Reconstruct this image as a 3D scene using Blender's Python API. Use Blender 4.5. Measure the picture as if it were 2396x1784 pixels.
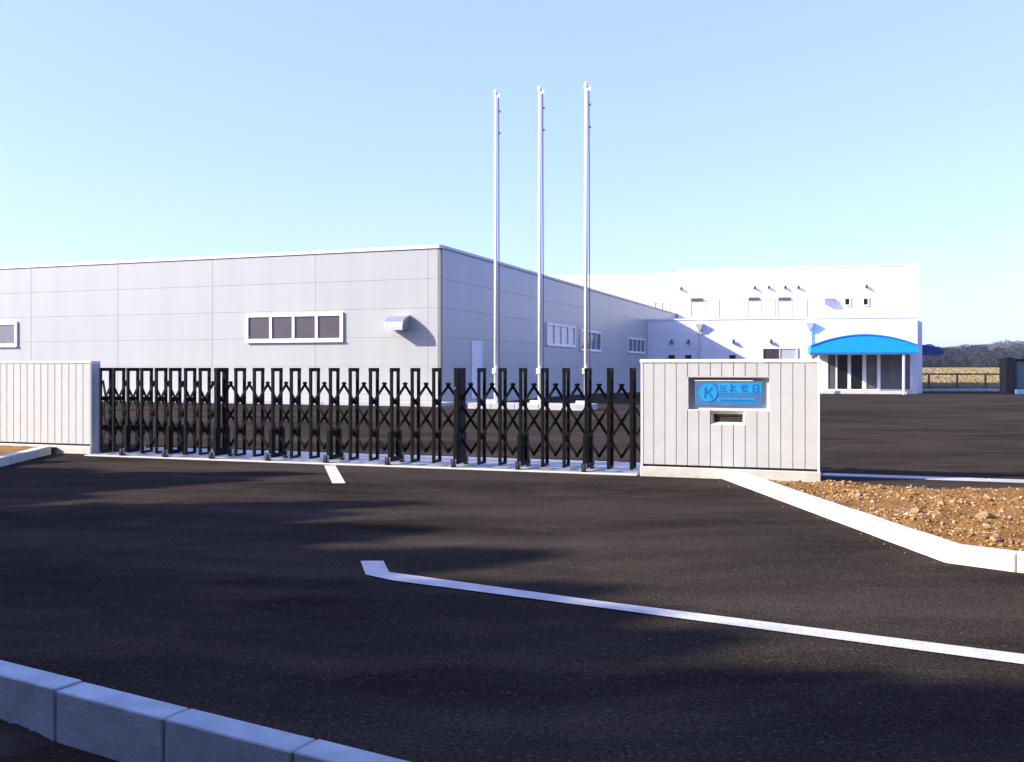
import bpy, bmesh, math, random
import numpy as np
from mathutils import Vector, Matrix

random.seed(7); np.random.seed(7)
scene = bpy.context.scene
for o in list(bpy.data.objects):
    bpy.data.objects.remove(o)
C = scene.collection

# ------------------------------------------------------------------ camera
HC, F, W, H, HOR = 1.45, 2200.0, 2396.0, 1784.0, 858.0
cam_d = bpy.data.cameras.new('camera'); cam = bpy.data.objects.new('camera', cam_d); C.objects.link(cam)
cam.location = (0, 0, HC); cam.rotation_euler = (math.radians(90), 0, 0)
cam_d.sensor_width = 36; cam_d.lens = F / W * 36
cam_d.shift_y = -(H / 2 - HOR) / W
cam_d.clip_start = 0.05; cam_d.clip_end = 6000
scene.camera = cam

# ------------------------------------------------------------------ sun and sky
SUN = Vector((-1.153, -0.235, 0.57)).normalized()
elev = math.asin(SUN.z)
world = bpy.data.worlds.new('World'); scene.world = world; world.use_nodes = True
wn = world.node_tree; wn.nodes.clear()
sky = wn.nodes.new('ShaderNodeTexSky'); sky.sky_type = 'NISHITA'; sky.sun_disc = False
sky.sun_elevation = elev; sky.sun_rotation = math.atan2(SUN.x, SUN.y)
sky.altitude = 0; sky.air_density = 1.0; sky.dust_density = 1.2; sky.ozone_density = 4.0
bg = wn.nodes.new('ShaderNodeBackground'); bg.inputs['Strength'].default_value = 0.07
out = wn.nodes.new('ShaderNodeOutputWorld')
tint = wn.nodes.new('ShaderNodeMix'); tint.data_type = 'RGBA'; tint.blend_type = 'MULTIPLY'; tint.inputs[0].default_value = 1.0
tint.inputs[7].default_value = (1.22, 1.14, 2.1, 1)          # cool white balance of the whole sky
veil = wn.nodes.new('ShaderNodeMix'); veil.data_type = 'RGBA'; veil.blend_type = 'ADD'; veil.inputs[0].default_value = 1.0
veil.inputs[7].default_value = (2.0, 2.5, 3.9, 1)            # even pale air-light over the whole sky
wn.links.new(sky.outputs[0], tint.inputs[6]); wn.links.new(tint.outputs[2], veil.inputs[6])
wn.links.new(veil.outputs[2], bg.inputs[0]); wn.links.new(bg.outputs[0], out.inputs[0])
sd = bpy.data.lights.new('sun', 'SUN'); sd.energy = 5.0; sd.angle = math.radians(0.5); sd.color = (1.0, 0.895, 0.72)
so = bpy.data.objects.new('sun', sd); C.objects.link(so)
so.rotation_euler = SUN.to_track_quat('Z', 'Y').to_euler(); so.location = (-40, -10, 40)
scene.view_settings.view_transform = 'Standard'; scene.view_settings.look = 'None'
scene.view_settings.exposure = 1.12; scene.view_settings.gamma = 1.0
scene.view_settings.use_curve_mapping = False

# ------------------------------------------------------------------ helpers
def tag(o, label=None, cat=None, group=None, kind=None):
    if label: o['label'] = label
    if cat: o['category'] = cat
    if group: o['group'] = group
    if kind: o['kind'] = kind
    return o

def empty(name, loc, rz=0.0):
    o = bpy.data.objects.new(name, None); C.objects.link(o)
    o.location = loc; o.rotation_euler = (0, 0, rz); o.empty_display_size = 0.2
    return o

def obj(name, me, material=None, parent=None, loc=None, rz=None):
    if isinstance(me, bmesh.types.BMesh):
        m = bpy.data.meshes.new(name); bmesh.ops.recalc_face_normals(me, faces=me.faces); me.to_mesh(m); me.free(); me = m
    if material is not None and not me.materials:
        me.materials.append(material)
    o = bpy.data.objects.new(name, me); C.objects.link(o)
    if parent is not None: o.parent = parent
    if loc is not None: o.location = loc
    if rz is not None: o.rotation_euler = (0, 0, rz)
    return o

def bx(bm, x0, x1, y0, y1, z0, z1, bev=0.0):
    r = bmesh.ops.create_cube(bm, size=1.0)
    vs = r['verts']
    for v in vs:
        v.co = Vector(((x0 + x1) / 2 + v.co.x * (x1 - x0), (y0 + y1) / 2 + v.co.y * (y1 - y0), (z0 + z1) / 2 + v.co.z * (z1 - z0)))
    if bev > 0:
        es = list({e for v in vs for e in v.link_edges})
        bmesh.ops.bevel(bm, geom=es, offset=bev, segments=1, affect='EDGES')
    return vs

def box(name, dims, material, parent=None, bev=0.0):
    bm = bmesh.new(); bx(bm, *dims, bev=bev)
    return obj(name, bm, material, parent)

def cyl(bm, p, q, r0, r1=None, n=12):
    r1 = r0 if r1 is None else r1
    p, q = Vector(p), Vector(q); d = q - p
    m = Matrix.Translation((p + q) / 2) @ d.to_track_quat('Z', 'Y').to_matrix().to_4x4()
    bmesh.ops.create_cone(bm, cap_ends=True, segments=n, radius1=r0, radius2=r1, depth=d.length, matrix=m)

def strip(bm, p, q, w, t):
    """flat bar between two points lying in the local xz plane; w in plane, t along y"""
    p, q = Vector(p), Vector(q); d = (q - p).normalized(); n = Vector((-d.z, 0, d.x)) * (w / 2); y = Vector((0, t / 2, 0))
    vs = [bm.verts.new(a + s * n + k * y) for a in (p, q) for s, k in ((-1, -1), (1, -1), (1, 1), (-1, 1))]
    for f in ((0, 1, 2, 3), (7, 6, 5, 4), (0, 4, 5, 1), (1, 5, 6, 2), (2, 6, 7, 3), (3, 7, 4, 0)):
        bm.faces.new([vs[i] for i in f])

def shade_smooth(o):
    for p in o.data.polygons: p.use_smooth = True

def px(x): return (x - W / 2) / F
def zat(y, Y): return HC - (y - HOR) / F * Y
def on_line(O, u, x):
    """distance along a real wall line (plan) where the view ray through column x meets it, and its depth"""
    k = px(x); t = (k * O[1] - O[0]) / (u[0] - k * u[1])
    return t, O[1] + t * u[1]

def ss(a, b, x):
    t = min(1.0, max(0.0, (x - a) / (b - a))); return t * t * (3 - 2 * t)

# ------------------------------------------------------------------ materials
def mat(name, col, rough=0.7, var=0.0, scale=3.0, col2=None, bump=0.0, bscale=60.0, spec=0.5, metal=0.0, stretch=None, detail=6.0, rnd=0.0):
    m = bpy.data.materials.new(name); m.use_nodes = True
    nt = m.node_tree; b = nt.nodes['Principled BSDF']
    b.inputs['Roughness'].default_value = rough; b.inputs['Metallic'].default_value = metal
    b.inputs['Specular IOR Level'].default_value = spec
    b.inputs['Base Color'].default_value = (*col, 1)
    g = nt.nodes.new('ShaderNodeNewGeometry')
    if var > 0 or col2:
        mp = nt.nodes.new('ShaderNodeMapping'); nt.links.new(g.outputs['Position'], mp.inputs['Vector'])
        if stretch: mp.inputs['Scale'].default_value = stretch
        n = nt.nodes.new('ShaderNodeTexNoise'); n.inputs['Scale'].default_value = scale; n.inputs['Detail'].default_value = detail
        n.inputs['Roughness'].default_value = 0.65
        nt.links.new(mp.outputs[0], n.inputs['Vector'])
        r = nt.nodes.new('ShaderNodeValToRGB'); nt.links.new(n.outputs['Fac'], r.inputs[0])
        r.color_ramp.elements[0].position = 0.3; r.color_ramp.elements[1].position = 0.7
        a = col2 if col2 else tuple(c * (1 - var) for c in col)
        bb = col if col2 else tuple(min(1, c * (1 + var)) for c in col)
        r.color_ramp.elements[0].color = (*a, 1); r.color_ramp.elements[1].color = (*bb, 1)
        nt.links.new(r.outputs[0], b.inputs['Base Color'])
    if rnd > 0:
        oi = nt.nodes.new('ShaderNodeObjectInfo'); mr = nt.nodes.new('ShaderNodeMapRange')
        mr.inputs['To Min'].default_value = 1 - rnd; mr.inputs['To Max'].default_value = 1 + rnd
        nt.links.new(oi.outputs['Random'], mr.inputs['Value'])
        hv = nt.nodes.new('ShaderNodeHueSaturation'); nt.links.new(mr.outputs[0], hv.inputs['Value'])
        nt.links.new(r.outputs[0], hv.inputs['Color']); nt.links.new(hv.outputs[0], b.inputs['Base Color'])
    if bump > 0:
        n2 = nt.nodes.new('ShaderNodeTexNoise'); n2.inputs['Scale'].default_value = bscale; n2.inputs['Detail'].default_value = 4
        nt.links.new(g.outputs['Position'], n2.inputs['Vector'])
        bp = nt.nodes.new('ShaderNodeBump'); bp.inputs['Strength'].default_value = bump; bp.inputs['Distance'].default_value = 0.02
        nt.links.new(n2.outputs['Fac'], bp.inputs['Height']); nt.links.new(bp.outputs[0], b.inputs['Normal'])
    return m

def island_mat(name, cols, rough=0.9, spec=0.2):
    m = bpy.data.materials.new(name); m.use_nodes = True
    nt = m.node_tree; b = nt.nodes['Principled BSDF']; b.inputs['Roughness'].default_value = rough
    b.inputs['Specular IOR Level'].default_value = spec
    g = nt.nodes.new('ShaderNodeNewGeometry'); r = nt.nodes.new('ShaderNodeValToRGB')
    r.color_ramp.elements[0].color = (*cols[0], 1); r.color_ramp.elements[1].color = (*cols[-1], 1)
    for i, c in enumerate(cols[1:-1]):
        e = r.color_ramp.elements.new((i + 1) / (len(cols) - 1)); e.color = (*c, 1)
    nt.links.new(g.outputs['Random Per Island'], r.inputs[0]); nt.links.new(r.outputs[0], b.inputs['Base Color'])
    return m

def asphalt_mat():
    m = bpy.data.materials.new('asphalt'); m.use_nodes = True
    nt = m.node_tree; b = nt.nodes['Principled BSDF']; b.inputs['Roughness'].default_value = 0.95
    b.inputs['Specular IOR Level'].default_value = 0.0
    g = nt.nodes.new('ShaderNodeNewGeometry')
    def noise(scale, det, sc=None, rough=0.6):
        n = nt.nodes.new('ShaderNodeTexNoise'); n.inputs['Scale'].default_value = scale; n.inputs['Detail'].default_value = det; n.inputs['Roughness'].default_value = rough
        mp = nt.nodes.new('ShaderNodeMapping'); mp.inputs['Scale'].default_value = sc or (1, 1, 1)
        nt.links.new(g.outputs['Position'], mp.inputs[0]); nt.links.new(mp.outputs[0], n.inputs['Vector'])
        return n
    def ramp(src, p0, c0, p1, c1):
        r = nt.nodes.new('ShaderNodeValToRGB'); e = r.color_ramp.elements
        e[0].position, e[1].position = p0, p1; e[0].color, e[1].color = (*c0, 1), (*c1, 1)
        nt.links.new(src, r.inputs[0]); return r
    def mix(kind, a, b_, fac=1.0):
        x = nt.nodes.new('ShaderNodeMix'); x.data_type = 'RGBA'; x.blend_type = kind
        if isinstance(fac, float): x.inputs[0].default_value = fac
        else: nt.links.new(fac, x.inputs[0])
        nt.links.new(a, x.inputs[6]); nt.links.new(b_, x.inputs[7]); return x.outputs[2]
    big = noise(0.5, 9, (0.3, 1.0, 1.0), 0.68); base = ramp(big.outputs['Fac'], 0.33, (0.016, 0.0132, 0.0108), 0.68, (0.054, 0.0445, 0.038))
    dusty = noise(1.7, 7, (0.45, 1.2, 1.0), 0.7); dust = ramp(dusty.outputs['Fac'], 0.50, (0, 0, 0), 0.78, (0.6, 0.6, 0.6))
    dc = nt.nodes.new('ShaderNodeRGB'); dc.outputs[0].default_value = (0.080, 0.062, 0.050, 1)
    col = mix('MIX', base.outputs[0], dc.outputs[0], dust.outputs[0])
    fine = noise(55, 3); fr = ramp(fine.outputs['Fac'], 0.3, (0.45, 0.45, 0.45), 0.75, (1.8, 1.75, 1.7))
    col = mix('MULTIPLY', col, fr.outputs[0])
    v = nt.nodes.new('ShaderNodeTexVoronoi'); v.inputs['Scale'].default_value = 70; nt.links.new(g.outputs['Position'], v.inputs['Vector'])
    sx = nt.nodes.new('ShaderNodeSeparateColor'); nt.links.new(v.outputs['Color'], sx.inputs[0])
    st = ramp(sx.outputs[0], 0.93, (0, 0, 0), 1.0, (0.5, 0.5, 0.5)); sc_ = nt.nodes.new('ShaderNodeRGB'); sc_.outputs[0].default_value = (0.11, 0.095, 0.08, 1)
    col = mix('MIX', col, sc_.outputs[0], st.outputs[0])
    nt.links.new(col, b.inputs['Base Color'])
    bp = nt.nodes.new('ShaderNodeBump'); bp.inputs['Strength'].default_value = 0.45; bp.inputs['Distance'].default_value = 0.006
    nt.links.new(v.outputs['Distance'], bp.inputs['Height']); nt.links.new(bp.outputs[0], b.inputs['Normal'])
    return m

def paint_mat():
    """white thermoplastic paint, worn through to dark aggregate in small spots"""
    m = mat('road_paint', (0.62, 0.62, 0.59), 0.8, col2=(0.46, 0.46, 0.44), scale=9, bump=0.35, bscale=90, spec=0.2)
    nt = m.node_tree; b = nt.nodes['Principled BSDF']; src = b.inputs['Base Color'].links[0].from_socket
    g = nt.nodes.new('ShaderNodeNewGeometry'); n = nt.nodes.new('ShaderNodeTexNoise'); n.inputs['Scale'].default_value = 45; n.inputs['Detail'].default_value = 5; n.inputs['Roughness'].default_value = 0.75
    nt.links.new(g.outputs['Position'], n.inputs['Vector'])
    r = nt.nodes.new('ShaderNodeValToRGB'); r.color_ramp.elements[0].position = 0.62; r.color_ramp.elements[1].position = 0.70
    nt.links.new(n.outputs['Fac'], r.inputs[0])
    x = nt.nodes.new('ShaderNodeMix'); x.data_type = 'RGBA'; x.inputs[7].default_value = (0.10, 0.09, 0.08, 1)
    nt.links.new(r.outputs[0], x.inputs[0]); nt.links.new(src, x.inputs[6]); nt.links.new(x.outputs[2], b.inputs['Base Color'])
    return m

M = {
 'asphalt': asphalt_mat(),
 'field': mat('dry_field', (0.27, 0.21, 0.10), 0.95, col2=(0.17, 0.125, 0.06), scale=0.35, bump=0.4, bscale=8, spec=0.1),
 'hillground': mat('hill_ground', (0.07, 0.06, 0.055), 0.95, var=0.3, scale=0.05),
 'soil': mat('red_soil', (0.30, 0.165, 0.052), 0.95, col2=(0.15, 0.07, 0.018), scale=3.0, bump=0.8, bscale=25, spec=0.1),
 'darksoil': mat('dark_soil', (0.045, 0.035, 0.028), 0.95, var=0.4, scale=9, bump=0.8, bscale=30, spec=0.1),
 'concrete': mat('kerb_concrete', (0.56, 0.55, 0.51), 0.85, var=0.16, scale=4, rnd=0.05, bump=0.15, bscale=90, spec=0.25),
 'oldconc': mat('weathered_concrete', (0.46, 0.55, 0.58), 0.88, col2=(0.30, 0.36, 0.385), scale=4.5, rnd=0.05, bump=0.25, bscale=70, spec=0.25),
 'slab': mat('slab_concrete', (0.40, 0.40, 0.39), 0.85, var=0.13, scale=2, bump=0.15, bscale=60, spec=0.25),
 'joint': mat('joint_dark', (0.05, 0.05, 0.055), 0.9),
 'paint': paint_mat(),
 'board': mat('wall_board', (0.485, 0.50, 0.515), 0.65, var=0.06, scale=6, rnd=0.025, bump=0.1, bscale=200, spec=0.35),
 'cap': mat('wall_cap', (0.78, 0.78, 0.78), 0.5, var=0.03, scale=8),
 'panel': mat('warehouse_panel', (0.358, 0.372, 0.352), 0.34, var=0.05, scale=1.6, stretch=(1, 1, 0.12), spec=0.4, bump=0.03, bscale=1.2, rnd=0.015),
 'sealant': mat('panel_sealant', (0.27, 0.27, 0.27), 0.8),
 'trim': mat('white_trim', (0.70, 0.70, 0.70), 0.4, var=0.02, scale=3),
 'offwall': mat('office_panel', (0.74, 0.74, 0.73), 0.6, var=0.02, scale=1.5, rnd=0.012, spec=0.4),
 'frame': mat('window_frame', (0.75, 0.75, 0.76), 0.35, var=0.02, scale=6),
 'pane': mat('window_pane', (0.055, 0.05, 0.05), 0.08, var=0.2, scale=1.5, spec=0.5),
 'panelight': mat('window_blind_pane', (0.42, 0.45, 0.47), 0.15, var=0.08, scale=2, spec=0.5),
 'pane_blue': mat('blue_grey_glass', (0.12, 0.145, 0.155), 0.1, var=0.12, scale=2, spec=0.5),
 'pane_dark': mat('entrance_glass', (0.012, 0.012, 0.014), 0.05, var=0.3, scale=2, spec=0.5),
 'pane_mid': mat('grey_glass', (0.09, 0.09, 0.10), 0.08, var=0.25, scale=2, spec=0.5),
 'shutter': mat('pale_shutter', (0.56, 0.55, 0.56), 0.6, var=0.05, scale=8),
 'steel': mat('stainless', (0.62, 0.63, 0.66), 0.25, var=0.04, scale=8, metal=0.9),
 'black': mat('black_gate_metal', (0.004, 0.0036, 0.0036), 0.6, var=0.3, scale=9, spec=0.12),
 'rubber': mat('rubber', (0.015, 0.015, 0.016), 0.8, var=0.2, scale=20),
 'rail': mat('rail_steel', (0.06, 0.058, 0.055), 0.5, var=0.2, scale=9, metal=0.3),
 'pole': mat('pole_white', (0.92, 0.92, 0.91), 0.35, var=0.02, scale=3),
 'rope': mat('rope', (0.06, 0.065, 0.07), 0.9),
 'blue': mat('blue_canvas', (0.002, 0.30, 0.66), 0.8, var=0.07, scale=5, bump=0.05, bscale=40, spec=0.2),
 'blue_trim': mat('blue_canvas_hem', (0.004, 0.17, 0.55), 0.75, var=0.04, scale=5, spec=0.2),
 'blue_canvas_shaded': mat('blue_canvas_shaded', (0.003, 0.06, 0.24), 0.8, var=0.06, scale=5, spec=0.15),  # same blue canvas as the entrance, with its shade put into the colour
 'slate': mat('sign_slate', (0.055, 0.16, 0.36), 0.35, var=0.12, scale=9),
 'cyan': mat('sign_cyan', (0.015, 0.28, 0.66), 0.4, var=0.05, scale=9),
 'ink': mat('sign_ink', (0.015, 0.16, 0.42), 0.4, var=0.05, scale=9),
 'slot': mat('letter_slot', (0.05, 0.035, 0.025), 0.5, col2=(0.02, 0.02, 0.02), scale=12),
 'lamp': mat('lamp_black', (0.02, 0.02, 0.022), 0.4, var=0.1, scale=9),
 'pipe': mat('downpipe', (0.55, 0.56, 0.58), 0.4, var=0.04, scale=4),
 'wood': mat('brown_rail', (0.14, 0.085, 0.035), 0.8, var=0.25, scale=6),
 'bark': mat('bark', (0.06, 0.045, 0.035), 0.95, var=0.3, scale=6, bump=0.6, bscale=15),
 'cedar': island_mat('cedar_leaf', [(0.015, 0.035, 0.012), (0.03, 0.06, 0.02), (0.045, 0.075, 0.025)]),
 'wood_leaf': island_mat('woodland_leaf', [(0.012, 0.022, 0.028), (0.022, 0.034, 0.034), (0.05, 0.04, 0.05), (0.018, 0.028, 0.04)]),  # dark bluish leaf tones carry a painted tint for distance haze
 'hill_leaf': island_mat('hill_leaf', [(0.05, 0.04, 0.04), (0.085, 0.062, 0.055), (0.05, 0.05, 0.04), (0.10, 0.075, 0.06)]),
 'grass': island_mat('dry_grass', [(0.20, 0.145, 0.06), (0.28, 0.22, 0.10), (0.34, 0.28, 0.16), (0.17, 0.11, 0.05)]),
 'gravel': island_mat('gravel_stone', [(0.12, 0.048, 0.012), (0.24, 0.115, 0.03), (0.31, 0.19, 0.07), (0.46, 0.37, 0.26), (0.17, 0.066, 0.016), (0.36, 0.23, 0.09), (0.26, 0.115, 0.03)]),
 'rock': mat('pale_rock', (0.38, 0.29, 0.19), 0.9, col2=(0.25, 0.14, 0.055), scale=9, bump=0.5, bscale=30, spec=0.2),
 'shed': mat('shed_navy', (0.006, 0.006, 0.012), 0.7, var=0.2, scale=3, spec=0.1),
 'shedglass': mat('shed_glass', (0.012, 0.035, 0.055), 0.3, var=0.4, scale=1.5),
 'shedblue': mat('shed_blue', (0.06, 0.17, 0.33), 0.5, var=0.1, scale=4),
}

# ------------------------------------------------------------------ ground, yard, road
def g_yard(X, Y):
    return (0.10 * ss(16, 30, Y) * (1 - ss(3, 12, X)) - 0.32 * ss(16, 60, Y) * ss(1, 13, X))

def grid(name, xs, ys, zf, material):
    vs = [(x, y, zf(x, y)) for y in ys for x in xs]; n = len(xs)
    fs = [(j * n + i, j * n + i + 1, (j + 1) * n + i + 1, (j + 1) * n + i) for j in range(len(ys) - 1) for i in range(n - 1)]
    me = bpy.data.meshes.new(name); me.from_pydata(vs, [], fs); me.update()
    o = obj(name, me, material); shade_smooth(o)
    return o

xs = list(np.arange(-60, 61, 1.5)); ys = list(np.arange(-14, 69.6, 1.5))
tag(grid('road', xs, ys, g_yard, M['asphalt']), kind='structure')
def g_ter(x, y):
    return -0.55 + 0.25 * ss(67, 72, y) + 1.45 * ss(72, 170, y) + 0.25 * ss(170, 400, y)
xs = [-1500, -700, -300, -120] + list(np.arange(-60, 240, 6)) + [300, 500, 900, 1500]
ys = [-700, -400, -60, 0, 60] + list(np.arange(66, 180, 3)) + [200, 240, 300, 400, 700, 1200, 1800]
tag(grid('ground', xs, ys, g_ter, M['field']), kind='structure')

# gate line
GL, GR = Vector((-6.83, 15.6)), Vector((1.76, 12.81))
gu = (GR - GL).normalized(); gw = Vector((-gu.y, gu.x)); g_ang = math.atan2(gu.y, gu.x)
def frame_obj(name, O, ang, z=0.0): return empty(name, (O[0], O[1], z), ang)

# concrete strip under the gate, with its rail and lip (long, parallel to the gate)
cs = frame_obj('concrete_strip', GL, g_ang); tag(cs, kind='structure')
GLEN = (GR - GL).length
for i in range(9):
    a, b = i * GLEN / 9 + 0.006, (i + 1) * GLEN / 9 - 0.006
    box('slab', (a, b, -0.16, 1.35, -0.12, 0.006), M['slab'], cs, bev=0.004)
box('slab', (0.0, GLEN, -0.36, -0.235, -0.12, 0.014), M['concrete'], cs, bev=0.004)
box('rail', (0.0, GLEN, -0.23, -0.165, -0.12, 0.004), M['rail'], cs)
box('rail', (0.0, GLEN, -0.21, -0.19, 0.0, 0.022), M['steel'], cs)

# yard edge strip to the right of the sign wall
t0, _ = on_line((2.0, 12.9), gu, 1900)
es = frame_obj('edge_strip', GR + gu * 0.05, g_ang); tag(es, kind='structure')
for i in range(9):
    a = 0.3 + i * 2.0
    box('slab', (a + 0.005, a + 1.995, 0.38, 0.66, -0.3, 0.012), M['slab'], es, bev=0.006)

# painted markings
def flat(name, pts, z=0.004, material=None):
    me = bpy.data.meshes.new(name); me.from_pydata([(p[0], p[1], z) for p in pts], [], [tuple(range(len(pts)))]); me.update()
    return tag(obj(name, me, material or M['paint']), kind='structure')
rd = Vector((0.8793, -0.4763)); rn = Vector((0.4763, 0.8793))
L0 = Vector((-0.86, 6.36))
dash_d = Vector((0.224, -0.974)).normalized(); dash_n = Vector((-dash_d.y, dash_d.x))
def dash(p0, p1, w=0.165):
    return [p0 - Vector((w / 2, 0)), p0 + Vector((w / 2, 0)), p1 + Vector((w / 2, 0)), p1 - Vector((w / 2, 0))]
flat('road_marking', dash(Vector((-2.66, 13.72)), Vector((-2.14, 11.62))), 0.008)
flat('road_marking', [(-1.125, 6.98), (-0.955, 6.98), (-0.862, 6.60), (0.53, 5.79), (2.58, 4.71), (9.0, 1.30), (8.92, 1.15), (2.49, 4.55), (0.515, 5.635), (-0.80, 6.34), (-1.015, 6.52)], 0.008)

# ------------------------------------------------------------------ kerbs made of blocks
def kerb_run(root, pts, side, width, z0, z1, material, blen=0.6, gap=0.008, bevel=0.008):
    """pts: polyline of the road-side foot; side = +1 body to the left of travel, -1 to the right"""
    cache = {}
    for a, b in zip(pts[:-1], pts[1:]):
        a, b = Vector(a), Vector(b); L = (b - a).length; n = max(1, round(L / blen)); d = (b - a) / L
        for i in range(n):
            l = L / n; key = (round(l, 3))
            if key not in cache:
                bm = bmesh.new(); y0, y1 = (0, width) if side > 0 else (-width, 0)
                bx(bm, gap / 2, l - gap / 2, y0, y1, z0, z1, bev=bevel)
                m = bpy.data.meshes.new('kerb_block'); bm.to_mesh(m); bm.free(); m.materials.append(material); cache[key] = m
            p = a + d * (l * i)
            o = obj('kerb_block', cache[key], None, root, (p.x, p.y, random.uniform(-0.004, 0.004)), math.atan2(d.y, d.x) + random.uniform(-.004, .004))
    # dark mortar core, 4 mm inside the faces
    bm = bmesh.new()
    for a, b in zip(pts[:-1], pts[1:]):
        a, b = Vector(a), Vector(b); d = (b - a).normalized(); n = Vector((-d.y, d.x)) * side
        q = [a + n * 0.012, b + n * 0.012, b + n * (width - 0.012), a + n * (width - 0.012)]
        vs = [bm.verts.new((p.x, p.y, z)) for z in (z0, z1 - 0.014) for p in q]
        for f in ((3, 2, 1, 0), (4, 5, 6, 7), (0, 1, 5, 4), (1, 2, 6, 5), (2, 3, 7, 6), (3, 0, 4, 7)):
            bm.faces.new([vs[i] for i in f])
    obj('mortar', bm, M['joint'], root)

k = tag(empty('kerb', (0, 0, 0)), kind='structure')
RK = [(2.70, 12.30), (3.20, 6.95), (3.55, 6.62), (4.5, 6.05), (9.0, 3.6)]
kerb_run(k, RK, 1, 0.16, -0.1, 0.125, M['concrete'])
k = tag(empty('kerb', (0, 0, 0)), kind='structure')
LK = [(-7.62, 15.55), (-7.36, 13.4), (-7.2, 11.5), (-8.2, 10.2), (-14, 7.5)]
kerb_run(k, LK, -1, 0.17, -0.1, 0.13, M['concrete'])
k = tag(empty('kerb', (0, 0, 0)), kind='structure')
d = Vector((0.876, -0.483)).normalized(); nn = Vector((-d.y, d.x))
P0 = Vector((-2.07, 3.80)) + d * 0.348
NK = [P0 - d * 0.6 * 8, P0 + d * 0.6 * 8]
kerb_run(k, NK, 1, 0.125, -0.35, 0.20, M['oldconc'], gap=0.009, bevel=0.005)

# soil verges
def soil_patch(name, poly, zf, step, material, kind='structure'):
    xs_ = [p[0] for p in poly]; ys_ = [p[1] for p in poly]
    def inside(x, y):
        c = False; n = len(poly)
        for i in range(n):
            (x1, y1), (x2, y2) = poly[i], poly[i - 1]
            if (y1 > y) != (y2 > y) and x < (x2 - x1) * (y - y1) / (y2 - y1) + x1: c = not c
        return c
    nx = int((max(xs_) - min(xs_)) / step) + 1; ny = int((max(ys_) - min(ys_)) / step) + 1
    idx = {}; vs = []; fs = []
    def vid(i, j):
        if (i, j) not in idx:
            x = min(xs_) + i * step; y = min(ys_) + j * step
            idx[(i, j)] = len(vs); vs.append((x, y, zf(x, y)))
        return idx[(i, j)]
    for j in range(ny):
        for i in range(nx):
            if inside(min(xs_) + (i + .5) * step, min(ys_) + (j + .5) * step):
                fs.append((vid(i, j), vid(i + 1, j), vid(i + 1, j + 1), vid(i, j + 1)))
    me = bpy.data.meshes.new(name); me.from_pydata(vs, [], fs); me.update()
    o = obj(name, me, material); shade_smooth(o)
    return tag(o, kind=kind), inside
from mathutils import noise as mn
def bumpy(x, y, a, s, o=0.0):
    return a * (mn.noise((x * s, y * s, o)) + 0.5 * mn.noise((x * s * 2.3, y * s * 2.3, o + 3)) + 0.25 * mn.noise((x * s * 5, y * s * 5, o + 7)))
def off(p, q, w): 
    p, q = Vector(p), Vector(q); dd = (q - p).normalized(); return Vector((-dd.y, dd.x)) * w
# right gravel bed
gp = [(2.80, 12.1), (3.30, 7.03), (3.62, 6.72), (4.55, 6.16), (9.1, 3.72), (22, 2.0), (22, 6.6)]
e0 = GR + gu * 0.35 + gw * 0.36; e1 = GR + gu * 19 + gw * 0.36
gp = [(2.80, 12.3), (3.30, 7.03), (3.62, 6.74), (4.55, 6.18), (9.05, 3.75), (20, 3.0), (e1.x, e1.y), (e0.x, e0.y)]
def g_grav(x, y):
    dd = (Vector((x, y)) - e0).dot(-gw)
    return -0.075 + 0.13 * ss(0.0, 1.6, dd) * (1 - ss(3.5, 6, dd) * 0.3) + bumpy(x, y, 0.05, 1.3) + bumpy(x, y, 0.018, 7)
gb, gin = soil_patch('gravel_bed', gp, g_grav, 0.07, M['soil'])
# left verge
wl = Vector((-6.97, 15.56))
lp = [(-7.72, 15.6), (-7.5, 13.4), (-7.34, 11.5), (-8.3, 10.3), (-14, 7.65), (-26, 5), (-26, 21.9), tuple(wl - gu * 0.6 + gw * 0.1)]
soil_patch('left_verge', lp, lambda x, y: 0.10 + bumpy(x, y, 0.03, 1.2) + bumpy(x, y, 0.01, 6), 0.12, M['soil'])
# verge by the camera
a = NK[0] + nn * 0.01; b = NK[1] + nn * 0.01
np_ = [tuple(a), tuple(b), tuple(b - nn * 6), tuple(a - nn * 6)]
soil_patch('near_verge', np_, lambda x, y: 0.012 + bumpy(x, y, 0.035, 1.6) + bumpy(x, y, 0.012, 9), 0.06, M['darksoil'])

# gravel stones, uncountable
def stones(name, pts, sizes, material, zf):
    base = np.array([(1, 0, 0), (-1, 0, 0), (0, 1, 0), (0, -1, 0), (0, 0, 1), (0, 0, -1)], float)
    faces = np.array([(0, 2, 4), (2, 1, 4), (1, 3, 4), (3, 0, 4), (2, 0, 5), (1, 2, 5), (3, 1, 5), (0, 3, 5)])
    # one subdivision for a rounder pebble
    V = []; Fc = []
    for (x, y), s in zip(pts, sizes):
        sc = s * np.random.uniform(0.6, 1.3, (6, 1)); R = np.array(Matrix.Rotation(random.uniform(0, 6.28), 3, Vector(np.random.normal(size=3)).normalized()))
        v = (base * sc) @ R.T; v[:, 2] *= 0.75
        v += (x, y, zf(x, y) + s * 0.1)
        Fc.append(faces + len(V) * 6); V.append(v)
    V = np.concatenate(V); Fc = np.concatenate(Fc)
    me = bpy.data.meshes.new(name); me.from_pydata(V.tolist(), [], Fc.tolist()); me.update()
    return obj(name, me, material)
pts = []; sz = []
while len(pts) < 21000:
    x = 2.8 + 9 * random.random() ** 1.3; y = random.uniform(4.0, 12.6)
    if gin(x, y) and (mn.noise((x * 1.1, y * 1.1, 5)) > random.uniform(-0.5, 0.35)):
        pts.append((x, y)); sz.append(random.choice([.007, .010, .013, .017, .024]) * random.uniform(.7, 1.3) * (1.5 if random.random() < .02 else 1))
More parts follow.
